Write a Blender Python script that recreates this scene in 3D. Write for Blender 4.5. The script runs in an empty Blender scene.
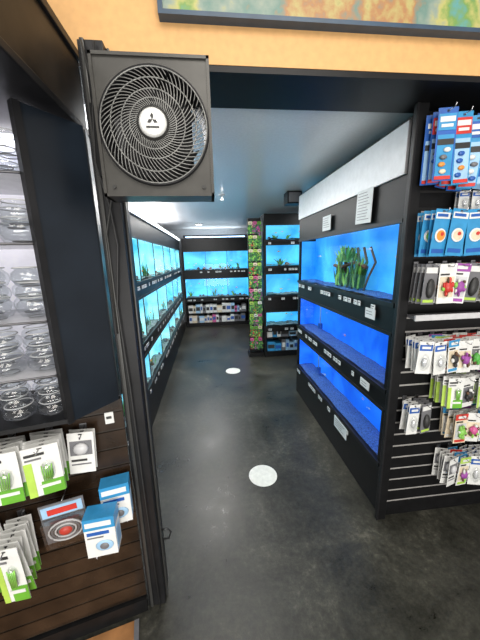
import bpy, math, random
from mathutils import Matrix, Vector
random.seed(7)
sc = bpy.context.scene
try:
    sc.view_settings.view_transform = 'Standard'
except Exception:
    pass

# ------------------------------------------------------------ materials
_mats = {}
def P(name, col, rough=0.5, metal=0.0, var=0.12, scale=25.0, bump=0.0, em=None, es=0.0, spec=0.5):
    if name in _mats: return _mats[name]
    m = bpy.data.materials.new(name); m.use_nodes = True
    nt = m.node_tree; b = nt.nodes['Principled BSDF']
    tc = nt.nodes.new('ShaderNodeTexCoord')
    n = nt.nodes.new('ShaderNodeTexNoise'); n.inputs['Scale'].default_value = scale; n.inputs['Detail'].default_value = 4
    nt.links.new(tc.outputs['Object'], n.inputs['Vector'])
    r = nt.nodes.new('ShaderNodeValToRGB')
    c = Vector(col)
    r.color_ramp.elements[0].position = 0.3; r.color_ramp.elements[1].position = 0.7
    r.color_ramp.elements[0].color = (*(c*(1-var)), 1)
    r.color_ramp.elements[1].color = (*[min(1, x*(1+var)) for x in c], 1)
    nt.links.new(n.outputs['Fac'], r.inputs['Fac'])
    nt.links.new(r.outputs['Color'], b.inputs['Base Color'])
    b.inputs['Roughness'].default_value = rough
    b.inputs['Metallic'].default_value = metal
    b.inputs['Specular IOR Level'].default_value = spec
    if em:
        b.inputs['Emission Color'].default_value = (*em, 1)
        b.inputs['Emission Strength'].default_value = es
    if bump > 0:
        bn = nt.nodes.new('ShaderNodeBump'); bn.inputs['Strength'].default_value = bump
        nt.links.new(n.outputs['Fac'], bn.inputs['Height']); nt.links.new(bn.outputs['Normal'], b.inputs['Normal'])
    _mats[name] = m
    return m

def glassy(name, tint=(1,1,1), refl=0.12, rough=0.02, edge=0.5):
    m = bpy.data.materials.new(name); m.use_nodes = True
    nt = m.node_tree; nt.nodes.clear()
    o = nt.nodes.new('ShaderNodeOutputMaterial'); mx = nt.nodes.new('ShaderNodeMixShader')
    t = nt.nodes.new('ShaderNodeBsdfTransparent'); g = nt.nodes.new('ShaderNodeBsdfGlossy')
    f = nt.nodes.new('ShaderNodeLayerWeight'); f.inputs['Blend'].default_value = 0.5
    pw = nt.nodes.new('ShaderNodeMath'); pw.operation = 'POWER'; pw.inputs[1].default_value = 4
    a = nt.nodes.new('ShaderNodeMath'); a.operation = 'MULTIPLY_ADD'; a.inputs[1].default_value = edge; a.inputs[2].default_value = refl; a.use_clamp = True
    t.inputs['Color'].default_value = (*tint, 1); g.inputs['Roughness'].default_value = rough
    nt.links.new(f.outputs['Facing'], pw.inputs[0]); nt.links.new(pw.outputs[0], a.inputs[0]); nt.links.new(a.outputs[0], mx.inputs[0])
    nt.links.new(t.outputs[0], mx.inputs[1]); nt.links.new(g.outputs[0], mx.inputs[2])
    nt.links.new(mx.outputs[0], o.inputs[0])
    return m

def water_back(name, c1, c2, strength, scale=3.0):
    """blue aquarium backing; its own emission stands in for lamp-lit water"""
    m = bpy.data.materials.new(name); m.use_nodes = True
    nt = m.node_tree; b = nt.nodes['Principled BSDF']
    tc = nt.nodes.new('ShaderNodeTexCoord')
    n = nt.nodes.new('ShaderNodeTexNoise'); n.inputs['Scale'].default_value = scale; n.inputs['Detail'].default_value = 5
    n.inputs['Distortion'].default_value = 0.6
    nt.links.new(tc.outputs['Object'], n.inputs['Vector'])
    r = nt.nodes.new('ShaderNodeValToRGB')
    r.color_ramp.elements[0].position = 0.32; r.color_ramp.elements[1].position = 0.72
    r.color_ramp.elements[0].color = (*c1, 1); r.color_ramp.elements[1].color = (*c2, 1)
    nt.links.new(n.outputs['Fac'], r.inputs['Fac'])
    nt.links.new(r.outputs['Color'], b.inputs['Base Color'])
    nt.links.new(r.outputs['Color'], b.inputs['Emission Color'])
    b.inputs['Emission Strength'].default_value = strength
    b.inputs['Roughness'].default_value = 0.4
    return m

BLACK = P('black_laminate', (0.005,0.005,0.0055), 0.42, var=0.3, spec=0.25)
BLACKM = P('black_painted_wood', (0.009,0.009,0.010), 0.42, var=0.35, scale=12, bump=0.05, spec=0.3)
NAVY = P('blue_black_panel', (0.008,0.012,0.018), 0.34, var=0.3, scale=6, bump=0.03, spec=0.35)
BROWN = P('dark_brown_slat', (0.024,0.014,0.008), 0.22, var=0.5, scale=9, spec=0.4)
BROWNB = P('dark_brown_wood', (0.022,0.016,0.011), 0.45, var=0.5, scale=9, spec=0.3)
INSERT = P('slat_insert_aluminium', (0.50,0.48,0.46), 0.35, 0.5)
INSD = P('slat_groove_dark', (0.006,0.005,0.005), 0.6)
WHITE = P('white_card', (0.66,0.66,0.64), 0.5, var=0.06)
WPANEL = P('white_panel', (0.70,0.71,0.73), 0.4, var=0.06)
PAPER = P('paper', (0.58,0.60,0.60), 0.7, var=0.05)
INK = P('black_ink', (0.02,0.02,0.02), 0.5)
CHROME = P('hook_steel', (0.5,0.5,0.52), 0.25, 1.0)
BLUEP = P('print_blue', (0.015,0.09,0.36), 0.35)
CYANP = P('print_cyan', (0.03,0.24,0.48), 0.35)
LBLUE = P('print_light_blue', (0.30,0.49,0.68), 0.35)
GREENP = P('print_green', (0.12,0.36,0.03), 0.4)
LIME = P('print_lime', (0.38,0.56,0.08), 0.4)
REDP = P('print_red', (0.52,0.035,0.025), 0.4)
PINKP = P('print_pink', (0.55,0.09,0.26), 0.4)
ORANGEP = P('print_orange', (0.65,0.25,0.04), 0.4)
YELP = P('print_yellow', (0.70,0.52,0.06), 0.4)
CREAM = P('print_cream', (0.64,0.55,0.40), 0.5)
GREY = P('grey_plastic', (0.14,0.14,0.15), 0.4)
LGREY = P('light_grey_plastic', (0.5,0.5,0.51), 0.35)
GUARD = P('fan_guard_grey', (0.21,0.21,0.20), 0.3, 0.3)
DGREY = P('dark_grey_metal', (0.045,0.045,0.043), 0.35, 0.3)
FHOUS = P('fan_housing_grey', (0.050,0.048,0.043), 0.38, 0.2)
PURPLE = P('leaf_purple', (0.28,0.06,0.30), 0.5)
LEAF = P('leaf_green', (0.06,0.28,0.04), 0.5, var=0.4)
LEAF2 = P('leaf_bright', (0.22,0.50,0.08), 0.5, var=0.3)
LEAFD = P('leaf_dark', (0.03,0.13,0.05), 0.5, var=0.4)
DRIFT = P('driftwood_brown', (0.10,0.05,0.025), 0.7, var=0.4, bump=0.3)
ROCK = P('tank_rock_grey', (0.16,0.17,0.17), 0.8, var=0.4, scale=60, bump=0.4)
GRAVEL = P('gravel_blue_grey', (0.04,0.12,0.34), 0.8, var=0.6, scale=120, bump=0.5)
GRAVELT = P('gravel_tan', (0.20,0.26,0.25), 0.8, var=0.6, scale=120, bump=0.5)
FISHO = P('fish_orange', (0.9,0.3,0.04), 0.35)
FISHY = P('fish_yellow', (0.85,0.7,0.15), 0.35)
FISHS = P('fish_silver', (0.55,0.65,0.75), 0.25)
SILVER = P('white_badge', (0.70,0.70,0.68), 0.3, 0.1)
CLEAR = glassy('clear_plastic', (0.97,0.98,0.98), 0.10, 0.08)
PANE = glassy('tank_glass', (0.98,0.99,1.0), 0.02, 0.02, 0.28)
BOWLG = glassy('bowl_glass', (0.95,0.965,0.97), 0.07, 0.03, 0.6)
TUBEW = P('lamp_tube_white', (0.9,0.95,1), 0.5, em=(0.75,0.88,1.0), es=5.5)
TUBEB = P('lamp_tube_blue', (0.7,0.85,1), 0.5, em=(0.40,0.65,1.0), es=4.5)
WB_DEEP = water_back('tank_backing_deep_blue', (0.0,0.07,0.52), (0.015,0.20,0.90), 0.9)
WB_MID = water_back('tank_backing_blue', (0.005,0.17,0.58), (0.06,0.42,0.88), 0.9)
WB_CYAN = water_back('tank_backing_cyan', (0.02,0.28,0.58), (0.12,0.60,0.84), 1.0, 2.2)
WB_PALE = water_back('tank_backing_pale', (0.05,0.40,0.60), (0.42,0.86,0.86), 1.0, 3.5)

# ------------------------------------------------------------ mesh builder
class MB:
    def __init__(s, name, M=None):
        s.name = name; s.v=[]; s.f=[]; s.mi=[]; s.sm=[]; s.mats=[]; s.M = M or Matrix()
    def slot(s, m):
        if m not in s.mats: s.mats.append(m)
        return s.mats.index(m)
    def add(s, vs, fs, mat, smooth=False, T=None):
        X = s.M @ T if T is not None else s.M
        o = len(s.v); s.v += [tuple(X @ Vector(p)) for p in vs]
        k = s.slot(mat)
        for f in fs:
            s.f.append([i+o for i in f]); s.mi.append(k); s.sm.append(smooth)
    def box(s, x0,x1,y0,y1,z0,z1, mat, T=None):
        vs=[(x0,y0,z0),(x1,y0,z0),(x1,y1,z0),(x0,y1,z0),(x0,y0,z1),(x1,y0,z1),(x1,y1,z1),(x0,y1,z1)]
        fs=[(0,3,2,1),(4,5,6,7),(0,1,5,4),(1,2,6,5),(2,3,7,6),(3,0,4,7)]
        s.add(vs,fs,mat,False,T)
    def lathe(s, prof, mat, n=24, T=None, smooth=True):
        vs=[];fs=[]
        for (r,z) in prof:
            for i in range(n):
                a=2*math.pi*i/n; vs.append((r*math.cos(a), r*math.sin(a), z))
        for j in range(len(prof)-1):
            for i in range(n):
                k=(i+1)%n; fs.append((j*n+i, j*n+k, (j+1)*n+k, (j+1)*n+i))
        s.add(vs,fs,mat,smooth,T)
    def disc(s, r, z, mat, n=24, T=None):
        s.add([(r*math.cos(2*math.pi*i/n), r*math.sin(2*math.pi*i/n), z) for i in range(n)], [tuple(range(n))], mat, False, T)
    def cyl(s, r, z0, z1, mat, n=20, T=None):
        s.lathe([(0.0001,z0),(r,z0),(r,z1),(0.0001,z1)], mat, n, T, False)
    def ball(s, rx, ry, rz, mat, T=None, n=14, m=8):
        pr=[(max(1e-4,math.sin(math.pi*j/m)), -math.cos(math.pi*j/m)) for j in range(m+1)]
        S=Matrix.Diagonal((rx,ry,rz,1)); s.lathe(pr, mat, n, (T @ S) if T is not None else S)
    def tube(s, pts, r, mat, n=6, closed=False):
        pts=[Vector(p) for p in pts]; N=len(pts); vs=[];fs=[]
        for i,p in enumerate(pts):
            if closed: d=pts[(i+1)%N]-pts[i-1]
            else: d=pts[min(i+1,N-1)]-pts[max(i-1,0)]
            d.normalize()
            up=Vector((0,0,1)) if abs(d.z)<0.9 else Vector((0,1,0))
            a=d.cross(up).normalized(); b=d.cross(a)
            for k in range(n):
                t=2*math.pi*k/n; q=p+a*r*math.cos(t)+b*r*math.sin(t); vs.append(tuple(q))
        for i in range(N if closed else N-1):
            j=(i+1)%N
            for k in range(n):
                l=(k+1)%n; fs.append((i*n+k,i*n+l,j*n+l,j*n+k))
        if not closed:
            fs.append(tuple(range(n))[::-1]); fs.append(tuple(range((N-1)*n,N*n)))
        s.add(vs,fs,mat,True)
    def build(s, bevel=0.0, parent=None):
        me=bpy.data.meshes.new(s.name)
        xs=[p[0] for p in s.v]; ys=[p[1] for p in s.v]; zs=[p[2] for p in s.v]
        c=Vector(((min(xs)+max(xs))/2,(min(ys)+max(ys))/2,min(zs)))
        me.from_pydata([tuple(Vector(p)-c) for p in s.v],[],s.f)
        for m in s.mats: me.materials.append(m)
        me.polygons.foreach_set('material_index', s.mi)
        me.polygons.foreach_set('use_smooth', s.sm)
        me.update()
        ob=bpy.data.objects.new(s.name, me); ob.location=c
        sc.collection.objects.link(ob)
        if parent is not None:
            ob.parent=parent; ob.location=c-parent.location
        if bevel>0:
            b=ob.modifiers.new('bevel','BEVEL'); b.width=bevel; b.segments=2; b.limit_method='ANGLE'
        return ob

def T(x,y,z,rx=0,ry=0,rz=0):
    return Matrix.Translation((x,y,z)) @ Matrix.Rotation(rz,4,'Z') @ Matrix.Rotation(ry,4,'Y') @ Matrix.Rotation(rx,4,'X')

# ------------------------------------------------------------ room shell
def floor_mat():
    m=bpy.data.materials.new('stained_dark_concrete'); m.use_nodes=True
    nt=m.node_tree; b=nt.nodes['Principled BSDF']; L=nt.links
    tc=nt.nodes.new('ShaderNodeTexCoord')
    n1=nt.nodes.new('ShaderNodeTexNoise'); n1.inputs['Scale'].default_value=2.4; n1.inputs['Detail'].default_value=12; n1.inputs['Roughness'].default_value=0.72; n1.inputs['Distortion'].default_value=0.5
    n2=nt.nodes.new('ShaderNodeTexNoise'); n2.inputs['Scale'].default_value=30; n2.inputs['Detail'].default_value=8; n2.inputs['Roughness'].default_value=0.85
    L.new(tc.outputs['Object'],n1.inputs['Vector']); L.new(tc.outputs['Object'],n2.inputs['Vector'])
    mx=nt.nodes.new('ShaderNodeMix'); mx.data_type='FLOAT'; mx.inputs[0].default_value=0.45
    L.new(n1.outputs['Fac'],mx.inputs[2]); L.new(n2.outputs['Fac'],mx.inputs[3])
    r=nt.nodes.new('ShaderNodeValToRGB'); e=r.color_ramp.elements
    e[0].position=0.40; e[0].color=(0.010,0.0100,0.0078,1); e[1].position=0.63; e[1].color=(0.098,0.094,0.074,1)
    k=e.new(0.50); k.color=(0.030,0.0295,0.0235,1)
    k=e.new(0.56); k.color=(0.048,0.047,0.037,1)
    L.new(mx.outputs[0],r.inputs['Fac']); L.new(r.outputs['Color'],b.inputs['Base Color'])
    rr=nt.nodes.new('ShaderNodeMapRange'); rr.inputs['From Min'].default_value=0.38; rr.inputs['From Max'].default_value=0.62; rr.inputs['To Min'].default_value=0.26; rr.inputs['To Max'].default_value=0.46
    L.new(mx.outputs[0],rr.inputs['Value']); L.new(rr.outputs[0],b.inputs['Roughness'])
    b.inputs['Specular IOR Level'].default_value=0.38
    bn=nt.nodes.new('ShaderNodeBump'); bn.inputs['Strength'].default_value=0.15
    L.new(n2.outputs['Fac'],bn.inputs['Height']); L.new(bn.outputs['Normal'],b.inputs['Normal'])
    return m
FLOOR=floor_mat()
CEIL=P('ceiling_grey_gloss',(0.66,0.66,0.67),0.28,var=0.05,scale=60,bump=0.10)
ORANGE=P('orange_wall_paint',(0.60,0.34,0.13),0.6,var=0.06,scale=40,bump=0.05)
WALLD=P('dark_wall_paint',(0.04,0.045,0.05),0.6)
WALLW=P('offwhite_wall_paint',(0.45,0.47,0.5),0.6,var=0.05)
WOODF=P('orange_wood_floor',(0.34,0.16,0.06),0.4,var=0.4,scale=8)

def slab(name,x0,x1,y0,y1,z0,z1,mat,bevel=0):
    b=MB(name); b.box(x0,x1,y0,y1,z0,z1,mat); return b.build(bevel)
slab('floor',-2.2,2.6,-2.5,6.95,-0.1,0,FLOOR)
slab('ceiling',-1.15,2.5,1.36,6.95,2.24,2.34,CEIL)
slab('wall_left',-1.25,-1.15,1.12,6.95,0,2.24,WALLD)
slab('wall_right',2.5,2.6,1.36,6.95,0,2.24,WALLW)
slab('wall_back',-1.15,2.5,6.95,7.05,0,2.34,WALLW)
w=MB('wall_front')
w.box(-2.2,2.6,1.12,1.36,2.20,3.3,ORANGE)
w.box(-2.2,2.6,1.122,1.358,2.18,2.1999,BLACK)
w.build()

# mural painting on the orange wall
def paint_mat():
    m=bpy.data.materials.new('mural_paint'); m.use_nodes=True
    nt=m.node_tree; b=nt.nodes['Principled BSDF']; L=nt.links
    tc=nt.nodes.new('ShaderNodeTexCoord')
    n=nt.nodes.new('ShaderNodeTexNoise'); n.inputs['Scale'].default_value=1.9; n.inputs['Detail'].default_value=3; n.inputs['Distortion'].default_value=1.4; n.inputs['Roughness'].default_value=0.5
    n3=nt.nodes.new('ShaderNodeTexNoise'); n3.inputs['Scale'].default_value=40; n3.inputs['Detail'].default_value=5
    L.new(tc.outputs['Object'],n.inputs['Vector']); L.new(tc.outputs['Object'],n3.inputs['Vector'])
    mx=nt.nodes.new('ShaderNodeMix'); mx.data_type='FLOAT'; mx.inputs[0].default_value=0.12
    L.new(n.outputs['Fac'],mx.inputs[2]); L.new(n3.outputs['Fac'],mx.inputs[3])
    r=nt.nodes.new('ShaderNodeValToRGB'); e=r.color_ramp.elements
    e[0].position=0.28; e[0].color=(0.05,0.20,0.36,1); e[1].position=0.78; e[1].color=(0.16,0.19,0.15,1)
    for p_,c in ((0.36,(0.08,0.28,0.34)),(0.41,(0.14,0.26,0.06)),(0.45,(0.40,0.37,0.12)),(0.49,(0.22,0.27,0.22)),(0.54,(0.11,0.20,0.17)),(0.58,(0.34,0.16,0.06)),(0.62,(0.38,0.33,0.12)),(0.68,(0.07,0.14,0.06))):
        k=e.new(p_); k.color=(*c,1)
    L.new(mx.outputs[0],r.inputs['Fac']); L.new(r.outputs['Color'],b.inputs['Base Color'])
    b.inputs['Roughness'].default_value=0.45
    return m
MURAL=paint_mat()
FR=P('painting_frame_blue',(0.03,0.06,0.10),0.4)
p=MB('wall_painting')
p.box(-0.11,2.2,1.095,1.12,2.325,3.1,MURAL)
for (x0,x1,z0,z1) in ((-0.125,2.215,2.312,2.325),(-0.125,2.215,3.1,3.115),(-0.125,-0.11,2.325,3.1),(2.2,2.215,2.325,3.1)):
    p.box(x0,x1,1.085,1.12,z0,z1,FR)
p.build()
p=MB('wall_painting')
p.box(-1.3,-0.55,1.10,1.12,2.40,3.1,MURAL); p.box(-1.32,-0.53,1.09,1.12,2.385,2.40,REDP); p.box(-0.55,-0.53,1.09,1.12,2.40,3.1,REDP)
p.build()

SPOT=P('floor_sticker_white',(0.70,0.70,0.63),0.5,var=0.10,scale=30)
for (x,y) in ((0.311,1.70),(0.253,3.65)):
    s=MB('floor_sticker'); s.lathe([(0.0001,0.0003),(0.102,0.0003),(0.102,0.0018),(0.0001,0.0018)],SPOT,48,T(x,y,0),False); s.build()

# ------------------------------------------------------------ fish / plants
def fish(mb,x,y,z,L,ang,mat):
    t=T(x,y,z,0,0,ang)
    prof=[(0,0.02),(0.08,0.35),(0.25,0.8),(0.45,1.0),(0.65,0.75),(0.85,0.32),(1.0,0.16)]
    vs=[];fs=[];n=8
    for (u,r) in prof:
        for i in range(n):
            a=2*math.pi*i/n; vs.append(((u-0.5)*L, 0.11*L*r*math.cos(a), 0.2*L*r*math.sin(a)))
    for j in range(len(prof)-1):
        for i in range(n):
            k=(i+1)%n; fs.append((j*n+i,j*n+k,(j+1)*n+k,(j+1)*n+i))
    mb.add(vs,fs,mat,True,t)
    mb.add([(0.48*L,0,0.03*L),(0.8*L,0.01,0.22*L),(0.7*L,0,0),(0.8*L,0.01,-0.22*L),(0.48*L,0,-0.03*L)],[(0,1,2,3,4)],mat,False,t)
    mb.add([(-0.15*L,0,0.18*L),(0.05*L,0,0.33*L),(0.25*L,0,0.2*L),(0.2*L,0,0.12*L)],[(0,1,2,3)],mat,False,t)
    mb.ball(0.02*L,0.12*L,0.03*L,INK,t@T(-0.36*L,0,0.05*L),6,4)

def plant(mb,x,y,z,h,n,mats,spread=0.05):
    for i in range(n):
        a=random.random()*6.28; ll=h*(0.5+0.5*random.random()); w=0.006+0.006*random.random()
        sx=spread*(random.random()-0.5)*2; sy=spread*(random.random()-0.5)
        vs=[];fs=[]; S=5
        for k in range(S+1):
            u=k/S; ww=w*math.sin(math.pi*(0.12+0.85*u)); bx=x+sx*0.4+sx*1.4*u*u+0.008*math.sin(a+5*u); by=y+sy+0.01*u*math.cos(a)
            vs+= [(bx-ww,by,z+ll*u),(bx+ww,by+ww*math.sin(a),z+ll*u)]
        for k in range(S): fs.append((2*k,2*k+1,2*k+3,2*k+2))
        mb.add(vs,fs,random.choice(mats),True)

# ------------------------------------------------------------ tank racks
def rack(name,M,L,D,H,rows,bays,back,tube,tags=True,gravel=0.010,fish_mats=(FISHO,FISHY,FISHS),nf=5,wp=None,bottom_shelf=False,nplants=0,TD=0.17,tagp=0.55,gm=GRAVEL,nrocks=0):
    b=MB(name,M)
    b.box(0,0.03,0,D,0,H,BLACK); b.box(L-0.03,L,0,D,0,H,BLACK)
    b.box(0.03,L-0.03,D-0.02,D,0,H,BLACK); b.box(0.03,L-0.03,0,D-0.02,H-0.02,H,BLACK)
    fz=0.0
    bands=[]
    for (z0,z1) in rows:
        bands.append((fz,z0)); fz=z1
    bands.append((fz,H-0.02))
    for i,(a,c) in enumerate(bands):
        if bottom_shelf and i==0: 
            b.box(0.03,L-0.03,0,0.02,0,0.07,BLACK); b.box(0.03,L-0.03,0.0,D-0.02,0.07,0.085,BLACK)
            b.box(0.03,L-0.03,0.0,D-0.02,0.30,0.315,BLACK)
            b.box(0.03,L-0.03,0,0.02,c-0.09,c,BLACK)
            continue
        b.box(0.03,L-0.03,0,0.02,a,c,BLACK)
        if i>0: b.box(0.0,L,-0.008,0,a,a+0.018,BLACKM)
        if i<len(bands)-1: b.box(0.0,L,-0.012,0,c-0.025,c,BLACKM)
    bw=(L-0.06)/bays
    for ri,(z0,z1) in enumerate(rows):
        bk=back[ri] if isinstance(back,(list,tuple)) else back
        b.box(0.03,L-0.03,0.02,D-0.02,z0-0.03,z0-0.002,BLACK)
        b.box(0.03,L-0.03,0.02,D-0.02,z1+0.06,z1+0.07,BLACK)
        b.box(0.03,L-0.03,TD,TD+0.012,z0,z1+0.058,bk)
        b.box(0.06,L-0.06,0.04,0.055,z1+0.03,z1+0.045,tube)
        b.add([(0.032,0.010,z0),(L-0.032,0.010,z0),(L-0.032,0.010,z1),(0.032,0.010,z1)],[(0,1,2,3)],PANE)
        for k in range(bays+1):
            x=0.03+k*bw
            if 0<k<bays:
                b.box(x-0.004,x+0.004,0.012,0.02,z0,z1,BLACK); b.box(x-0.003,x+0.003,0.02,TD-0.001,z0,z1,bk)
            else:
                xs=0.032 if k==0 else L-0.038
                b.box(xs,xs+0.006,0.02,TD-0.001,z0,z1,bk)
        if gravel:
            nx=max(8,int(L/0.03)); ny=4; vs=[];fs=[]
            for j in range(ny+1):
                for i in range(nx+1):
                    vs.append((0.04+(L-0.08)*i/nx,0.016+(TD-0.018)*j/ny,z0+gravel*(1+1.3*random.random()+0.7*math.sin(i*0.5))))
            for j in range(ny):
                for i in range(nx):
                    q=j*(nx+1)+i; fs.append((q,q+1,q+nx+2,q+nx+1))
            b.add(vs,fs,gm,False)
        if tags:
            x=0.06
            while x<L-0.1:
                wd=random.choice((0.03,0.04,0.05)); hh=0.03
                if random.random()<tagp:
                    zc=z0-0.05
                    b.box(x,x+wd,-0.004-0.012,-0.0125,zc-hh/2,zc+hh/2,PAPER)
                    b.box(x+0.004,x+wd-0.006,-0.0172,-0.016,zc+0.003,zc+0.008,INK)
                    b.box(x+0.004,x+wd*0.6,-0.0172,-0.016,zc-0.008,zc-0.005,INK)
                x+=wd+random.choice((0.008,0.012,0.04,0.12))
    if wp:
        b.box(0.01,L-0.01,-0.014,0,wp[0],wp[1],WPANEL)
    ob=b.build()
    if nf:
        f=MB('fish',M)
        for (z0,z1) in rows:
            for k in range(nf*bays):
                fish(f,0.1+random.random()*(L-0.2),0.05+random.random()*(TD-0.09),z0+0.07+random.random()*(z1-z0-0.12),0.03+0.02*random.random(),random.choice((0,math.pi))+random.uniform(-.4,.4),random.choice(fish_mats))
        f.build(parent=ob)
    if nplants:
        f=MB('plants',M)
        for (z0,z1) in rows:
            for k in range(nplants*bays):
                plant(f,0.1+random.random()*(L-0.2),0.05+random.random()*(TD-0.09),z0+0.015,(z1-z0)*random.uniform(.25,.55),7,(LEAF,LEAF2,LEAFD))
        f.build(parent=ob)
    if nrocks:
        f=MB('rocks',M)
        for (z0,z1) in rows:
            for k in range(nrocks*bays):
                r=random.uniform(0.016,0.03)
                f.ball(r*1.3,r*0.9,r*random.uniform(.7,1.5),random.choice((ROCK,ROCK,DRIFT,ROCK)),T(0.1+random.random()*(L-0.2),0.055+random.random()*(TD-0.10),z0+0.015+r*0.5,random.random(),random.random(),random.random()*3),8,6)
        f.build(parent=ob)
    return ob

MR=T(0.95,2.95,0,0,0,-math.pi/2)
R1=rack('aquarium_rack',MR,1.62,0.5,2.16,[(0.34,0.67),(0.81,1.12),(1.30,1.70)],1,[WB_DEEP,WB_DEEP,WB_MID],TUBEB,wp=(1.92,2.145),nf=3,gravel=0.004,tagp=0.7,fish_mats=(FISHS,FISHS,FISHO))
ML=T(-0.62,1.25,0,0,0,math.pi/2)
rack('aquarium_rack',ML,4.9,0.5,1.92,[(0.40,0.70),(0.84,1.22),(1.37,1.74)],7,WB_PALE,TUBEW,nf=2,nplants=1,TD=0.12,gm=GRAVELT,nrocks=3)
MBk=T(-0.60,6.40,0)
R3=rack('aquarium_rack',MBk,1.50,0.5,2.0,[(0.68,1.11),(1.31,1.71)],3,WB_CYAN,TUBEW,nf=3,bottom_shelf=True,nplants=1,TD=0.25,gm=GRAVELT,nrocks=3)
MM=T(0.80,4.12,0)
R4=rack('aquarium_rack',MM,1.2,0.5,2.16,[(0.50,0.72),(0.98,1.30),(1.42,1.72),(1.80,2.0)],2,WB_CYAN,TUBEW,nf=3,bottom_shelf=True,nplants=1,TD=0.25,gm=GRAVELT,nrocks=2)

c=MB('rack_light_canopy')
c.box(-0.66,-0.60,1.4,6.1,1.925,1.97,LGREY); c.box(-0.60,-0.594,1.45,6.05,1.93,1.962,P('canopy_lamp',(0.9,0.95,1),0.5,em=(0.85,0.95,1),es=3.0))
c.box(-1.0,-0.66,1.4,6.1,1.925,1.94,LGREY)
c.build()
c=MB('rack_light_canopy')
c.box(-0.55,0.85,6.36,6.45,2.005,2.06,BLACK); c.box(-0.5,0.8,6.352,6.36,2.01,2.03,TUBEB)
c.build()

f=MB('planted_driftwood',MR)
for k in range(20):
    plant(f,random.uniform(0.74,1.12),random.uniform(0.06,0.12),1.32,random.uniform(0.12,0.28),9,(LEAF,LEAFD,LEAF2,LEAFD),0.05)
for k in range(9):
    plant(f,random.uniform(0.78,1.0),random.uniform(0.04,0.09),1.50,random.uniform(0.10,0.16),9,(LEAF,LEAF2),0.06)
for k in range(6):
    x=0.75+0.08*k; f.tube([(x,0.09,1.31),(x+0.03,0.10,1.40),(x-0.03+0.02*k,0.12,1.50),(x+0.05,0.09,1.60)],0.013-0.001*k,DRIFT,7)
f.tube([(0.68,0.09,1.47),(0.85,0.07,1.46),(1.0,0.09,1.50),(1.18,0.08,1.47)],0.014,DRIFT,7)
f.build(parent=R1)
f=MB('filter_tubes',MR)
for (z0,z1) in ((0.34,0.67),(0.81,1.12)):
    f.tube([(0.35,0.12,z0+0.06),(0.35,0.12,z1+0.04)],0.007,LBLUE,8); f.cyl(0.025,z0+0.03,z0+0.08,BLUEP,14,T(0.35,0.12,0))
f.build(parent=R1)

def notice(yc,zc,w,h,tilt=0):
    n=MB('paper_notice',T(0.9315,yc,zc,0,0,-math.pi/2))
    t=T(0,0,0,0,tilt,0)
    n.box(-w/2,w/2,-0.003,0,-h/2,h/2,PAPER,t)
    k=int(h/0.018)
    for i in range(k):
        z=h/2-0.018-i*0.0165
        if z<-h/2+0.01: break
        n.box(-w*0.4,w*random.uniform(0.15,0.4),-0.0038,-0.003,z-0.002,z+0.002,GREY,t)
    n.build()
notice(1.67,1.83,0.17,0.19,0.04); notice(2.21,1.80,0.15,0.11)
notice(1.52,1.21,0.10,0.06); notice(1.52,0.76,0.10,0.05,0.03); notice(1.8,0.27,0.2,0.09,0.0)

# ------------------------------------------------------------ posts
pst=MB('display_post'); pst.box(0.925,0.972,1.265,1.30,0,2.18,BLACK); pst.box(0.915,0.925,1.262,1.285,0,2.18,BLACKM); pst.build(0.002)
pst=MB('doorway_pillar')
pst.box(-0.352,-0.28,1.0,1.10,0,2.18,BLACKM); pst.box(-0.28,-0.272,1.03,1.045,0,2.18,DGREY); pst.box(-0.343,-0.330,0.992,1.0,0,2.18,DGREY)
pst.build(0.003)

# ------------------------------------------------------------ fan
FX,FY,FZ=-0.134,0.90,1.912
hw,hh,R=0.158,0.178,0.147
fan=MB('wall_fan',T(FX,FY,FZ))
n=64
def plate(y,flip=False,Rr=R):
    vs=[];fs=[]
    angs=sorted([2*math.pi*i/n for i in range(n)]+[math.atan2(sz*hh,sx*hw)%(2*math.pi) for sx in(-1,1) for sz in(-1,1)])
    for a in angs:
        ca,sa=math.cos(a),math.sin(a)
        k=min(hw/abs(ca) if abs(ca)>1e-6 else 9, hh/abs(sa) if abs(sa)>1e-6 else 9)
        vs.append((Rr*ca,y,Rr*sa)); vs.append((k*ca,y,k*sa))
    N=len(angs)
    for i in range(N):
        j=(i+1)%N
        q=(2*i,2*i+1,2*j+1,2*j)
        fs.append(q if not flip else q[::-1])
    return vs,fs
vs,fs=plate(0.0); fan.add(vs,fs,FHOUS)
vs,fs=plate(0.08,True); fan.add(vs,fs,DGREY)
for (x0,x1,z0,z1) in ((-hw,hw,hh-0.008,hh),(-hw,hw,-hh,-hh+0.008),(-hw,-hw+0.008,-hh,hh),(hw-0.008,hw,-hh,hh)):
    fan.box(x0,x1,-0.006,0.085,z0,z1,FHOUS)
RX=Matrix.Rotation(math.pi/2,4,'X')
fan.lathe([(R+0.004,0.0),(R+0.003,0.012),(R-0.003,0.012),(R-0.005,-0.01),(R-0.012,-0.09)],BLACKM,64,RX)
for i in range(60):
    a0=2*math.pi*i/60; pts=[]
    for k in range(9):
        u=k/8; r=0.036+(R-0.038)*u; a=a0+0.95*u**0.85
        pts.append((r*math.cos(a),-0.012-0.022*math.cos(u*math.pi/2),r*math.sin(a)))
    fan.tube(pts,0.0013,GUARD,5)
for r,yy in ((0.062,-0.031),(0.085,-0.027),(0.115,-0.019),(R-0.003,-0.012)):
    fan.tube([(r*math.cos(2*math.pi*i/48),yy,r*math.sin(2*math.pi*i/48)) for i in range(48)],0.0018,GUARD,6,True)
fan.lathe([(0.0001,0.045),(0.030,0.044),(0.037,0.038),(0.038,0.02)],SILVER,40,RX)
fan.lathe([(0.038,0.041),(0.043,0.036),(0.044,0.02)],DGREY,40,RX)
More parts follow.
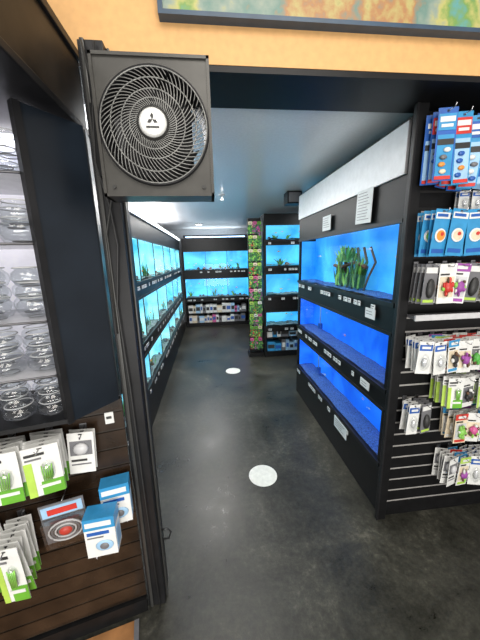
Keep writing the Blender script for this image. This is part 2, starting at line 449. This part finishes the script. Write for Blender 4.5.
for k in range(3):
    a=math.pi/2+k*2*math.pi/3
    c_,s_=math.cos(a),math.sin(a); px,pz=-s_,c_
    q=[(0.0,-0.0465,0.004),(0.008*c_+0.0045*px,-0.0465,0.004+0.008*s_+0.0045*pz),(0.016*c_,-0.0465,0.004+0.016*s_),(0.008*c_-0.0045*px,-0.0465,0.004+0.008*s_-0.0045*pz)]
    fan.add(q,[(0,1,2,3)],INK)
fan.box(-0.017,0.017,-0.0465,-0.045,-0.016,-0.012,INK)
fan.lathe([(0.0001,-0.02),(0.04,-0.022),(0.045,-0.07),(0.0001,-0.07)],BLACKM,32,RX)
for i in range(5):
    a=2*math.pi*i/5; vs=[];fs=[]
    for k in range(7):
        u=k/6; r=0.04+0.085*u; s=0.5+0.25*u
        for q in (0,1):
            aa=a+(s if q else -0.0)*0.9+u*0.35
            vs.append((r*math.cos(aa),0.03+0.035*q,r*math.sin(aa)))
    for k in range(6): fs.append((2*k,2*k+1,2*k+3,2*k+2))
    fan.add(vs,fs,BLACKM,True)
for s in (-1,1):
    fan.cyl(0.005,0.0,0.006,DGREY,10,T(s*(hw-0.02)*0.93,-0.001,-hh+0.025)@RX)
fan.box(-0.20,-0.05,0.085,0.10,-0.10,0.10,BLACK)
fan.box(-0.10,0.10,0.08,0.088,-0.16,0.16,BLACK)
fan.build()
cb=MB('power_cable')
cb.tube([(-0.30,0.989,2.17),(-0.325,0.985,2.0),(-0.337,0.984,1.85),(-0.31,0.985,1.72),(-0.30,0.985,1.6),(-0.325,0.985,1.4),(-0.315,0.985,1.1),(-0.31,0.985,0.6),(-0.30,0.985,0.004)],0.003,INK,6)
cb.tube([(-0.335,0.984,2.17),(-0.30,0.984,1.95),(-0.30,0.984,1.75),(-0.335,0.984,1.62),(-0.335,0.984,1.3)],0.0025,DGREY,6)
cb.build()
hk=MB('cable_hook'); hk.tube([(-0.272,1.05,0.36),(-0.25,1.05,0.37),(-0.235,1.05,0.345),(-0.245,1.05,0.31),(-0.272,1.05,0.31)],0.004,INK,6); hk.build()

# ------------------------------------------------------------ packs
def pack(mb,M,w,h,style):
    """hanging retail pack, local: top centre at origin, facing -y"""
    t=M
    def bx(x0,x1,d,z0,z1,m):
        mb.box(x0*w,x1*w,-0.0015*(d+1),-0.0015*d,-h*z1,-h*z0,m,t)
    def dot(x,z,r,d,m,n=16):
        mb.lathe([(0.0001,0),(r,0),(r,0.0015),(0.0001,0.0015)],m,n,t@T(x*w,-0.0015*d,-h*z)@RX,False)
    card={'treat':random.choice((BLUEP,BLUEP,CYANP)),'wafer':CYANP,'tall':LBLUE,'clip':WHITE,'green':WHITE,'bag':WHITE,'grey':LGREY,'deco':WHITE,'deco2':CREAM,'black':GREY,'red':REDP}[style]
    bx(-0.5,0.5,0,0,1,card)
    bx(-0.07,0.07,1,0.03,0.055,INK)
    if style=='treat':
        acc=random.choice((CYANP,REDP,YELP,CYANP,BLUEP))
        bx(-0.45,0.45,1,0.08,0.3,acc); bx(-0.38,0.38,2,0.12,0.19,WHITE); bx(-0.3,0.3,2,0.22,0.26,WHITE)
        bx(-0.42,0.42,1,0.36,0.95,random.choice((LBLUE,CYANP,CYANP,LBLUE))); bx(-0.42,0.42,2,0.42,0.5,INK)
        for i in range(4): mb.ball(0.2*w,0.007,0.035*h,random.choice((CREAM,BLUEP,WHITE,GREY,ORANGEP)),t@T(random.uniform(-.2,.2)*w,-0.006,-h*(0.57+0.1*i)),8,5)
        bx(-0.42,0.42,2,0.93,0.98,REDP)
    elif style=='wafer':
        bx(-0.45,0.45,1,0.07,0.2,WHITE); bx(-0.38,0.3,2,0.1,0.16,BLUEP)
        dot(0,0.55,0.36*w,2,WHITE); dot(0.02,0.55,0.27*w,3,random.choice((CREAM,LEAF2,ORANGEP,CREAM))); dot(0.08,0.52,0.1*w,4,REDP)
        bx(-0.4,0.4,1,0.84,0.93,BLUEP)
    elif style=='tall':
        bx(-0.5,0.5,1,0.0,0.12,BLUEP); bx(-0.35,0.35,2,0.04,0.09,WHITE)
        bx(-0.28,0.28,1,0.18,0.7,WHITE); bx(-0.14,0.14,2,0.2,0.66,CYANP); bx(-0.5,0.5,1,0.78,0.9,BLUEP); bx(-.3,.3,2,.81,.86,WHITE)
    elif style=='clip':
        bx(-0.45,0.45,1,0.1,0.28,BLUEP); bx(-0.3,0.3,2,0.15,0.22,WHITE)
        mb.ball(0.36*w,0.018,0.26*h,CLEAR,t@T(0,-0.006,-h*0.63),12,8)
        mb.ball(0.2*w,0.01,0.14*h,LGREY,t@T(0,-0.006,-h*0.63),10,6)
    elif style=='green':
        bx(-0.5,0.5,1,0.0,0.16,WHITE); bx(-0.44,0.1,2,0.12,0.17,INK); bx(-0.44,0.0,2,0.22,0.25,GREY)
        bx(-0.5,-0.28,1,0.3,1.0,LIME); bx(-0.12,0.5,1,0.72,1.0,GREENP); bx(-0.2,0.4,2,0.78,0.84,WHITE)
        mb.ball(0.2*w,0.014,0.2*h,CLEAR,t@T(0.12*w,-0.006,-h*0.5),10,6)
        for i in range(5): mb.tube([t@Vector((w*(0.0+0.05*i),-0.012,-h*0.68)),t@Vector((w*(-0.02+0.07*i),-0.012,-h*(0.36+0.03*(i%2))))],0.0022,LEAF2,4)
    elif style in('deco','deco2'):
        col=random.choice((LIME,WHITE,REDP,WHITE,CYANP,WHITE,PURPLE,WHITE))
        bx(-0.5,0.5,1,0.0,0.2,col); bx(-0.3,0.3,2,0.06,0.14,WHITE); bx(-0.42,0.1,2,0.24,0.28,INK)
        bx(-0.42,0.42,1,0.32,0.84,random.choice((CREAM,LGREY,WHITE,GREY,CREAM)))
        k=random.choice((INK,LEAF,REDP,CREAM,WHITE,PINKP,REDP,LEAF2,WHITE,DRIFT,PURPLE))
        mb.ball(0.27*w,0.016,0.15*h,k,t@T(0.03*w,-0.008,-h*0.58),10,7)
        for i in range(8):
            a=i*0.8+random.random(); mb.ball(random.uniform(.05,.13)*w,0.008,random.uniform(.04,.09)*h,random.choice((k,WHITE,LEAF2,k,DRIFT)),t@T(0.27*w*math.cos(a),-0.014,-h*(0.58+0.18*math.sin(a))),6,4)
        bx(-0.4,0.4,1,0.88,0.96,col)
    elif style=='bag':
        bx(-0.42,0.42,1,0.2,0.55,GREY); mb.ball(0.3*w,0.012,0.14*h,LGREY,t@T(0,-0.006,-h*0.38),10,6)
        bx(-0.4,0.2,1,0.65,0.7,INK); bx(-0.4,0.35,1,0.76,0.79,GREY)
    elif style=='black':
        bx(-0.42,0.42,1,0.08,0.22,WHITE); mb.ball(0.3*w,0.015,0.25*h,INK,t@T(0,-0.006,-h*0.6),10,6); bx(-.4,.4,1,.88,.95,LIME)

def stack(mb,x,y,z,w,h,style,n=4,dy=0.022,rzr=0.15):
    mb.tube([(x,y-0.002,z-0.012),(x,y-dy*n-0.03,z-0.012),(x,y-dy*n-0.036,z)],0.0022,CHROME,5)
    mb.box(x-0.012,x+0.012,y-0.004,y-0.0005,z-0.03,z+0.01,CHROME)
    for i in range(n):
        pack(mb,T(x+random.uniform(-.004,.004),y-0.025-dy*i,z,random.uniform(-.05,.05),random.uniform(-.08,.08),random.uniform(-rzr,rzr)),w,h,style)

# ------------------------------------------------------------ right slatwall
sw=MB('slatwall_display')
sw.box(0.98,2.3,1.312,1.325,0,2.17,BLACK)
sw.box(0.98,2.3,1.29,1.312,0,0.09,BLACK)
z=0.09
while z<2.12:
    sw.box(0.98,2.3,1.296,1.3119,z+0.010,min(z+0.075,2.17),BLACK)
    sw.box(0.98,2.3,1.297,1.3119,z,z+0.0099,INSERT if z<1.25 else INSD)
    z+=0.0755
sw.build()
sw=MB('display_shelf')
sw.box(0.98,2.3,1.225,1.2955,1.235,1.247,GREY); sw.box(0.98,2.3,1.216,1.225,1.228,1.256,LGREY)
sw.build()
Y=1.296
g=MB('fish_food_packs')
for i,st in enumerate(('treat','treat','treat','tall','tall','treat','tall','tall','treat')):
    stack(g,0.985+i*0.070,Y-0.035,2.12-0.012*(i%3),0.074,0.275 if st=='treat' else 0.28,st,3,0.03,0.40)
g.build()
g=MB('algae_wafer_packs')
for i in range(8): stack(g,1.018+i*0.086,Y,1.735,0.082,0.20,'wafer',5,0.024,0.25)
for i in range(6): stack(g,1.18+i*0.062,Y,1.825,0.055,0.085,'clip',2,0.02)
g.build()
g=MB('tank_ornament_packs')
for i in range(10): stack(g,1.01+i*0.077,Y,1.50,0.074,0.185,'deco' if i%3 else 'black',4,0.028,0.25)
g.build()
g=MB('aquarium_decor_packs')
for i in range(11): stack(g,1.01+i*0.068,Y,1.14-(0.006*(i%2)),0.066,0.165,random.choice(('deco','deco','clip','deco2')),6,0.022,0.3)
g.build()
g=MB('plastic_plant_packs')
for i in range(6): stack(g,1.19+i*0.075,Y,0.94,0.072,0.165,random.choice(('deco','green','deco2')),6,0.022,0.35)
for i in range(5): stack(g,1.28+i*0.078,Y,0.72,0.074,0.165,random.choice(('deco','deco2')),5,0.022,0.35)
g.build()
g=MB('airline_accessory_packs')
for i in range(2): stack(g,1.03+i*0.07,Y,0.78,0.066,0.17,'clip' if i==0 else 'black',4,0.02,0.3)
for i in range(6): stack(g,1.28+i*0.07,Y,0.45,0.066,0.18,random.choice(('clip','bag','deco')),5,0.022,0.3)
g.build()

# ------------------------------------------------------------ left display (turned a little toward the room)
A=math.radians(12.4)
LM=T(-0.345,1.0,0,0,0,A)
w=MB('trim_1',LM); w.box(-1.3,-0.07,-0.7,-0.035,0.0005,0.004,WOODF); w.box(-0.07,-0.05,-0.7,-0.035,0.0005,0.006,GREY); w.build()
sw=MB('slatwall_panel',LM)
sw.box(-1.3,-0.012,0.012,0.03,0,1.045,BROWN)
sw.box(-1.3,-0.012,-0.015,0.012,0,0.07,BLACK)
z=0.07
while z<1.03:
    sw.box(-1.3,-0.012,0,0.0119,z+0.008,min(z+0.076,1.045),BROWN)
    sw.box(-1.3,-0.012,0.004,0.0119,z,z+0.0079,BROWNB)
    z+=0.077
sw.build()
SHELF=P('case_shelf_white',(0.50,0.50,0.53),0.25,var=0.1)
CASEB=P('case_back_glow',(0.60,0.58,0.66),0.4,var=0.35,scale=7,em=(0.85,0.83,0.9),es=0.42)  # back panel emits by itself, standing in for light inside the case
cs=MB('display_case',LM)
d=math.hypot(0.149,0.121); ang=math.atan2(0.121,0.149)
cs.box(-d,-0.018,0,0.018,1.05,1.95,NAVY,T(-0.004,-0.002,0,0,0,ang))
cs.box(-d-0.006,-d+0.012,-0.006,0.018,1.048,1.95,BLACKM,T(-0.004,-0.002,0,0,0,ang))
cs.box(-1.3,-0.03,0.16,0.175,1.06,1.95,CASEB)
cs.box(-1.3,-0.155,-0.125,0.16,1.05,1.065,BLACK)
cs.box(-0.03,-0.016,0.012,0.175,1.05,1.95,NAVY)
for z in (1.21,1.38,1.60,1.78):
    cs.box(-1.3,-0.17,-0.118,0.158,z,z+0.007,SHELF)
    cs.tube([(-1.3,-0.12,z+0.003),(-0.165,-0.12,z+0.003)],0.004,CHROME,6)
cs.box(-1.3,-0.2,0.10,0.14,1.93,1.948,P('case_lamp',(0.9,0.9,1),0.5,em=(0.95,0.93,1.0),es=6))
CASE=cs.build()
cn=MB('case_canopy')
cn.box(-1.5,-0.385,0.60,1.09,1.955,2.19,BROWNB); cn.box(-1.5,-0.375,0.595,1.09,1.953,1.975,BLACKM); cn.box(-1.5,-0.375,0.595,1.09,2.17,2.195,BLACKM)
cn.build(0.003)
bowls=MB('glass_fish_bowls',LM)
def bowl(x,y,z,r,k=1.0):
    pr=[(0.0001,0.004),(0.45*r,0.004),(0.8*r,0.22*r*k),(r,0.7*r*k),(0.93*r,1.15*r*k),(0.68*r,1.45*r*k),(0.66*r,1.5*r*k),(0.78*r,1.6*r*k)]
    bowls.lathe(pr,BOWLG,28,T(x,y,z))
    bowls.tube([(x+0.78*r*math.cos(a*0.35),y+0.78*r*math.sin(a*0.35),z+1.6*r*k) for a in range(18)],0.0018,LGREY,5,True)
    bowls.tube([(x+0.47*r*math.cos(a*0.35),y+0.47*r*math.sin(a*0.35),z+0.004) for a in range(18)],0.0015,GREY,5,True)
for zi,(z,r,k) in enumerate(((1.067,0.048,0.62),(1.219,0.050,0.66),(1.389,0.050,0.80),(1.609,0.052,0.8),(1.789,0.048,0.8))):
    x=-0.205
    while x>-1.0:
        for q in range(3 if zi<3 else 2):
            bowl(x+random.uniform(-.004,.004),-0.06,z+q*1.15*r*k,r*(1-0.04*q),k)
            bowl(x-0.05,0.05,z+q*1.15*r*k,r*(0.95-0.04*q),k)
        x-=2*r+0.003
bowls.build(parent=CASE)
tg=MB('price_tag',LM); tg.box(-0.075,-0.045,-0.006,-0.0005,0.955,1.0,WHITE); tg.box(-0.07,-0.052,-0.0075,-0.006,0.975,0.985,INK); tg.build()

g=MB('aquarium_test_packs',LM)
for xx in (-0.255,-0.365,-0.475,-0.585): stack(g,xx,0,0.985,0.10,0.185,'green',5,0.022,0.25)
g.build()
g=MB('filter_media_bag',LM); stack(g,-0.150,0,0.965,0.085,0.16,'bag',2,0.02,0.15); g.build()
g=MB('plant_care_packs',LM)
for xx in (-0.39,-0.49,-0.59): stack(g,xx,0,0.67,0.075,0.22,'green',7,0.02,0.25)
g.build()
g=MB('airline_tubing_pack',LM)
t=T(-0.236,-0.06,0.56,0.12,0,0.05)
g.box(-0.068,0.068,-0.004,0,0,0.18,GREY,t); g.box(-0.066,0.066,-0.03,-0.004,0.004,0.12,CLEAR,t)
g.box(-0.062,0.062,-0.006,-0.004,0.125,0.172,LBLUE,t); g.box(-0.045,0.045,-0.0072,-0.006,0.135,0.16,REDP,t)
for k in range(4):
    g.tube([t@Vector(((0.052-0.01*k)*math.cos(i*0.35),-0.018,0.062+(0.045-0.008*k)*math.sin(i*0.35))) for i in range(18)],0.0035,GREY if k%2 else LGREY,6,True)
g.ball(0.022,0.012,0.02,REDP,t@T(0,-0.018,0.062))
g.tube([(-0.236,-0.002,0.73),(-0.236,-0.075,0.73)],0.0025,CHROME,5)
g.build()
def carton(x,y,z,rz,w=0.10,h=0.165,dd=0.055,tip=0.0):
    g=MB('air_pump_box',LM@T(x,y,z,tip,0,rz))
    g.box(-w/2,w/2,-dd,0,0,h,WHITE)
    g.box(-w/2-0.0008,w/2+0.0008,-dd-0.0008,0.0008,h*0.72,h*1.003,CYANP)
    g.box(-w/2+0.006,w/2-0.01,-dd-0.0018,-dd-0.0008,h*0.8,h*0.92,WHITE)
    g.box(-w/2+0.008,w/2-0.02,-dd-0.0014,-dd,h*0.58,h*0.66,BLUEP)
    g.box(-w/2+0.008,w/2-0.04,-dd-0.0014,-dd,h*0.5,h*0.53,GREY)
    g.ball(w*0.3,0.004,h*0.14,LBLUE,T(0.01,-dd-0.001,h*0.28))
    g.ball(w*0.16,0.005,h*0.09,GREY,T(0.01,-dd-0.003,h*0.28))
    g.box(w/2,w/2+0.0012,-dd+0.008,-0.008,h*0.1,h*0.6,LBLUE)
    g.build()
carton(-0.108,-0.09,0.53,-0.12,0.10,0.16,0.06); carton(-0.066,-0.020,0.570,0.0,0.10,0.17,0.055)
hk=MB('display_hooks',LM)
for (xx,zz,L_) in ((-0.108,0.518,0.15),(-0.066,0.558,0.075)):
    for s in(-0.03,0.03):
        hk.tube([(xx+s,-0.002,zz+0.008),(xx+s,-L_,zz+0.008)],0.003,CHROME,6)
hk.build()

# ------------------------------------------------------------ far goods
g=MB('boxed_goods')
for zz,hm in ((0.086,0.2),(0.316,0.24)):
    x=-0.54
    while x<0.78:
        w_=random.uniform(0.05,0.12); h_=random.uniform(0.5,0.95)*hm; m=random.choice((WHITE,WHITE,LBLUE,WHITE,CREAM,GREY,GREY,PINKP))
        g.box(x,x+w_-0.006,6.43,6.6,zz,zz+h_,m); g.box(x+0.008,x+w_-0.014,6.427,6.43,zz+h_*0.3,zz+h_*0.7,random.choice((WHITE,INK,INK,BLUEP)))
        x+=w_
g.build(parent=R3)
g=MB('boxed_goods')
for zz,hm in ((0.086,0.2),(0.316,0.15)):
    x=0.85
    while x<1.85:
        w_=random.uniform(0.06,0.14); h_=random.uniform(0.6,0.95)*hm; m=random.choice((WHITE,LBLUE,WHITE,CYANP,GREY,LGREY))
        g.box(x,x+w_-0.006,4.15,4.35,zz,zz+h_,m); g.box(x+0.008,x+w_-0.014,4.147,4.15,zz+h_*0.3,zz+h_*0.7,random.choice((WHITE,INK,BLUEP)))
        x+=w_
g.build(parent=R4)
# rack of hanging artificial plants in header-card packs
g=MB('hanging_plant_display')
g.box(0.58,0.775,4.26,4.29,0,2.12,BLACKM); g.box(0.56,0.79,4.16,4.36,0,0.06,BLACK)
for zi in range(10):
    z=0.30+zi*0.195
    for xi in range(3):
        x=0.61+0.065*xi
        g.tube([(x,4.26,z+0.01),(x,4.14,z+0.01)],0.002,CHROME,4)
        hc=random.choice((WHITE,LIME,CREAM,PINKP,GREENP))
        cols=random.choice(((LEAF,LEAF2,LEAFD),(LEAF,LEAF2,LEAFD),(LEAF2,LIME,LEAF),(PURPLE,PINKP,LEAF),(LEAF,REDP,LEAF2)))
        for q in range(2):
            yy=4.16+0.04*q
            g.box(x-0.027,x+0.027,yy,yy+0.002,z-0.035,z+0.005,hc); g.box(x-0.018,x+0.012,yy-0.001,yy,z-0.022,z-0.012,INK)
            g.box(x-0.025,x+0.025,yy+0.012,yy+0.013,z-0.165,z-0.035,LEAFD)
            for k in range(22):
                a=random.random()*6.28; r=0.022*random.random()+0.012; zz=z-0.045-0.12*random.random()
                cx=x+0.5*r*math.cos(a); cy=yy+0.006+0.2*r*math.sin(a); dx=r*math.cos(a); dz=r*math.sin(a)*1.3
                g.add([(cx,cy,zz),(cx+dx*0.6-dz*0.3,cy-0.004,zz+dz*0.6+dx*.3),(cx+dx,cy-0.006,zz+dz),(cx+dx*0.6+dz*0.3,cy-0.002,zz+dz*0.6-dx*.3)],[(0,1,2,3)],random.choice(cols))
g.build()

# ------------------------------------------------------------ ceiling things
DL=P('downlight_glow',(1,1,1),0.5,em=(1,0.97,0.9),es=12)
for (x,y) in ((-0.05,3.5),(-0.18,5.95)):
    d_=MB('ceiling_downlight'); d_.lathe([(0.065,0.001),(0.085,-0.001),(0.087,-0.010),(0.072,-0.012),(0.065,-0.004)],WPANEL,32,T(x,y,2.239)); d_.disc(0.067,-0.007,DL,32,T(x,y,2.239)); d_.build()
s=MB('fire_sprinkler'); s.lathe([(0.0001,0),(0.035,0),(0.03,-0.008),(0.01,-0.012),(0.01,-0.05),(0.022,-0.055),(0.022,-0.06),(0.0001,-0.06)],LGREY,20,T(0.17,3.3,2.24)); s.build()
s=MB('ceiling_speaker'); s.box(0.86,1.02,3.10,3.26,2.11,2.235,BLACKM); s.box(0.875,1.005,3.092,3.10,2.125,2.22,GREY); s.box(0.92,0.96,3.15,3.2,2.235,2.24,GREY); s.build(0.004)

# ------------------------------------------------------------ lights
def area(name,loc,size,power,col=(1,1,1),rot=(0,0,0),sy=None):
    l=bpy.data.lights.new(name,'AREA'); l.energy=power; l.color=col; l.size=size
    if sy: l.shape='RECTANGLE'; l.size_y=sy
    o=bpy.data.objects.new(name,l); o.location=loc; o.rotation_euler=rot; sc.collection.objects.link(o); return o
area('shop_ceiling_lamp',(0.5,-0.9,3.1),1.4,50,(1,0.95,0.87),(math.radians(25),0,0))
area('shop_ceiling_lamp',(-1.2,-0.6,2.9),0.8,14,(1,0.96,0.90),(math.radians(30),0,math.radians(-15)))
# low fill added behind the camera, tilted up to brighten the near ceiling
area('front_fill_light',(0.3,-2.4,0.7),2.8,115,(1.0,0.98,0.94),(math.radians(104),0,0),1.2)
area('aisle_lamp',(0.15,2.0,2.22),0.9,13,(1.0,0.98,0.95))
area('aisle_lamp',(-0.05,3.5,2.21),0.7,26,(1,0.97,0.92))
area('aisle_lamp',(-0.1,5.2,2.21),0.7,32,(1.0,0.98,0.95))
area('side_room_lamp',(1.7,3.5,2.2),0.6,16,(0.9,0.95,1))
area('ceiling_fill_uplight',(-0.88,3.4,1.97),0.25,75,(0.97,0.98,1),(math.pi,math.radians(-12),0),4.0)  # uplight added above the left rack to brighten the ceiling
area('ceiling_fill_uplight',(0.1,6.6,2.03),1.2,6,(0.8,0.92,1),(math.pi,0,0),0.2)  # second added uplight, for the ceiling over the back rack
area('pink_grow_lamp',(0.62,5.2,0.7),0.5,0.7,(1,0.3,0.65),(0,0,0))

wd=bpy.data.worlds.new('shop_ambient'); sc.world=wd; wd.use_nodes=True
bg=wd.node_tree.nodes['Background']; bg.inputs[0].default_value=(1.0,0.96,0.92,1); bg.inputs[1].default_value=0.60

# ------------------------------------------------------------ camera
psi=math.radians(5.8); th=math.radians(12.6); ro=math.radians(1.5)
Rv=Vector((math.cos(psi),-math.sin(psi),0))
Fv=Vector((math.sin(psi)*math.cos(th),math.cos(psi)*math.cos(th),-math.sin(th)))
Uv=Rv.cross(Fv)
Rc=Rv*math.cos(ro)-Uv*math.sin(ro); Uc=Rv*math.sin(ro)+Uv*math.cos(ro)
cam=bpy.data.cameras.new('camera'); cam.sensor_fit='VERTICAL'; cam.sensor_height=36; cam.lens=277/640*36; cam.clip_start=0.02
co=bpy.data.objects.new('camera',cam)
m=Matrix((( Rc.x,Uc.x,-Fv.x,0),(Rc.y,Uc.y,-Fv.y,0),(Rc.z,Uc.z,-Fv.z,1.55),(0,0,0,1)))
co.matrix_world=m; sc.collection.objects.link(co); sc.camera=co
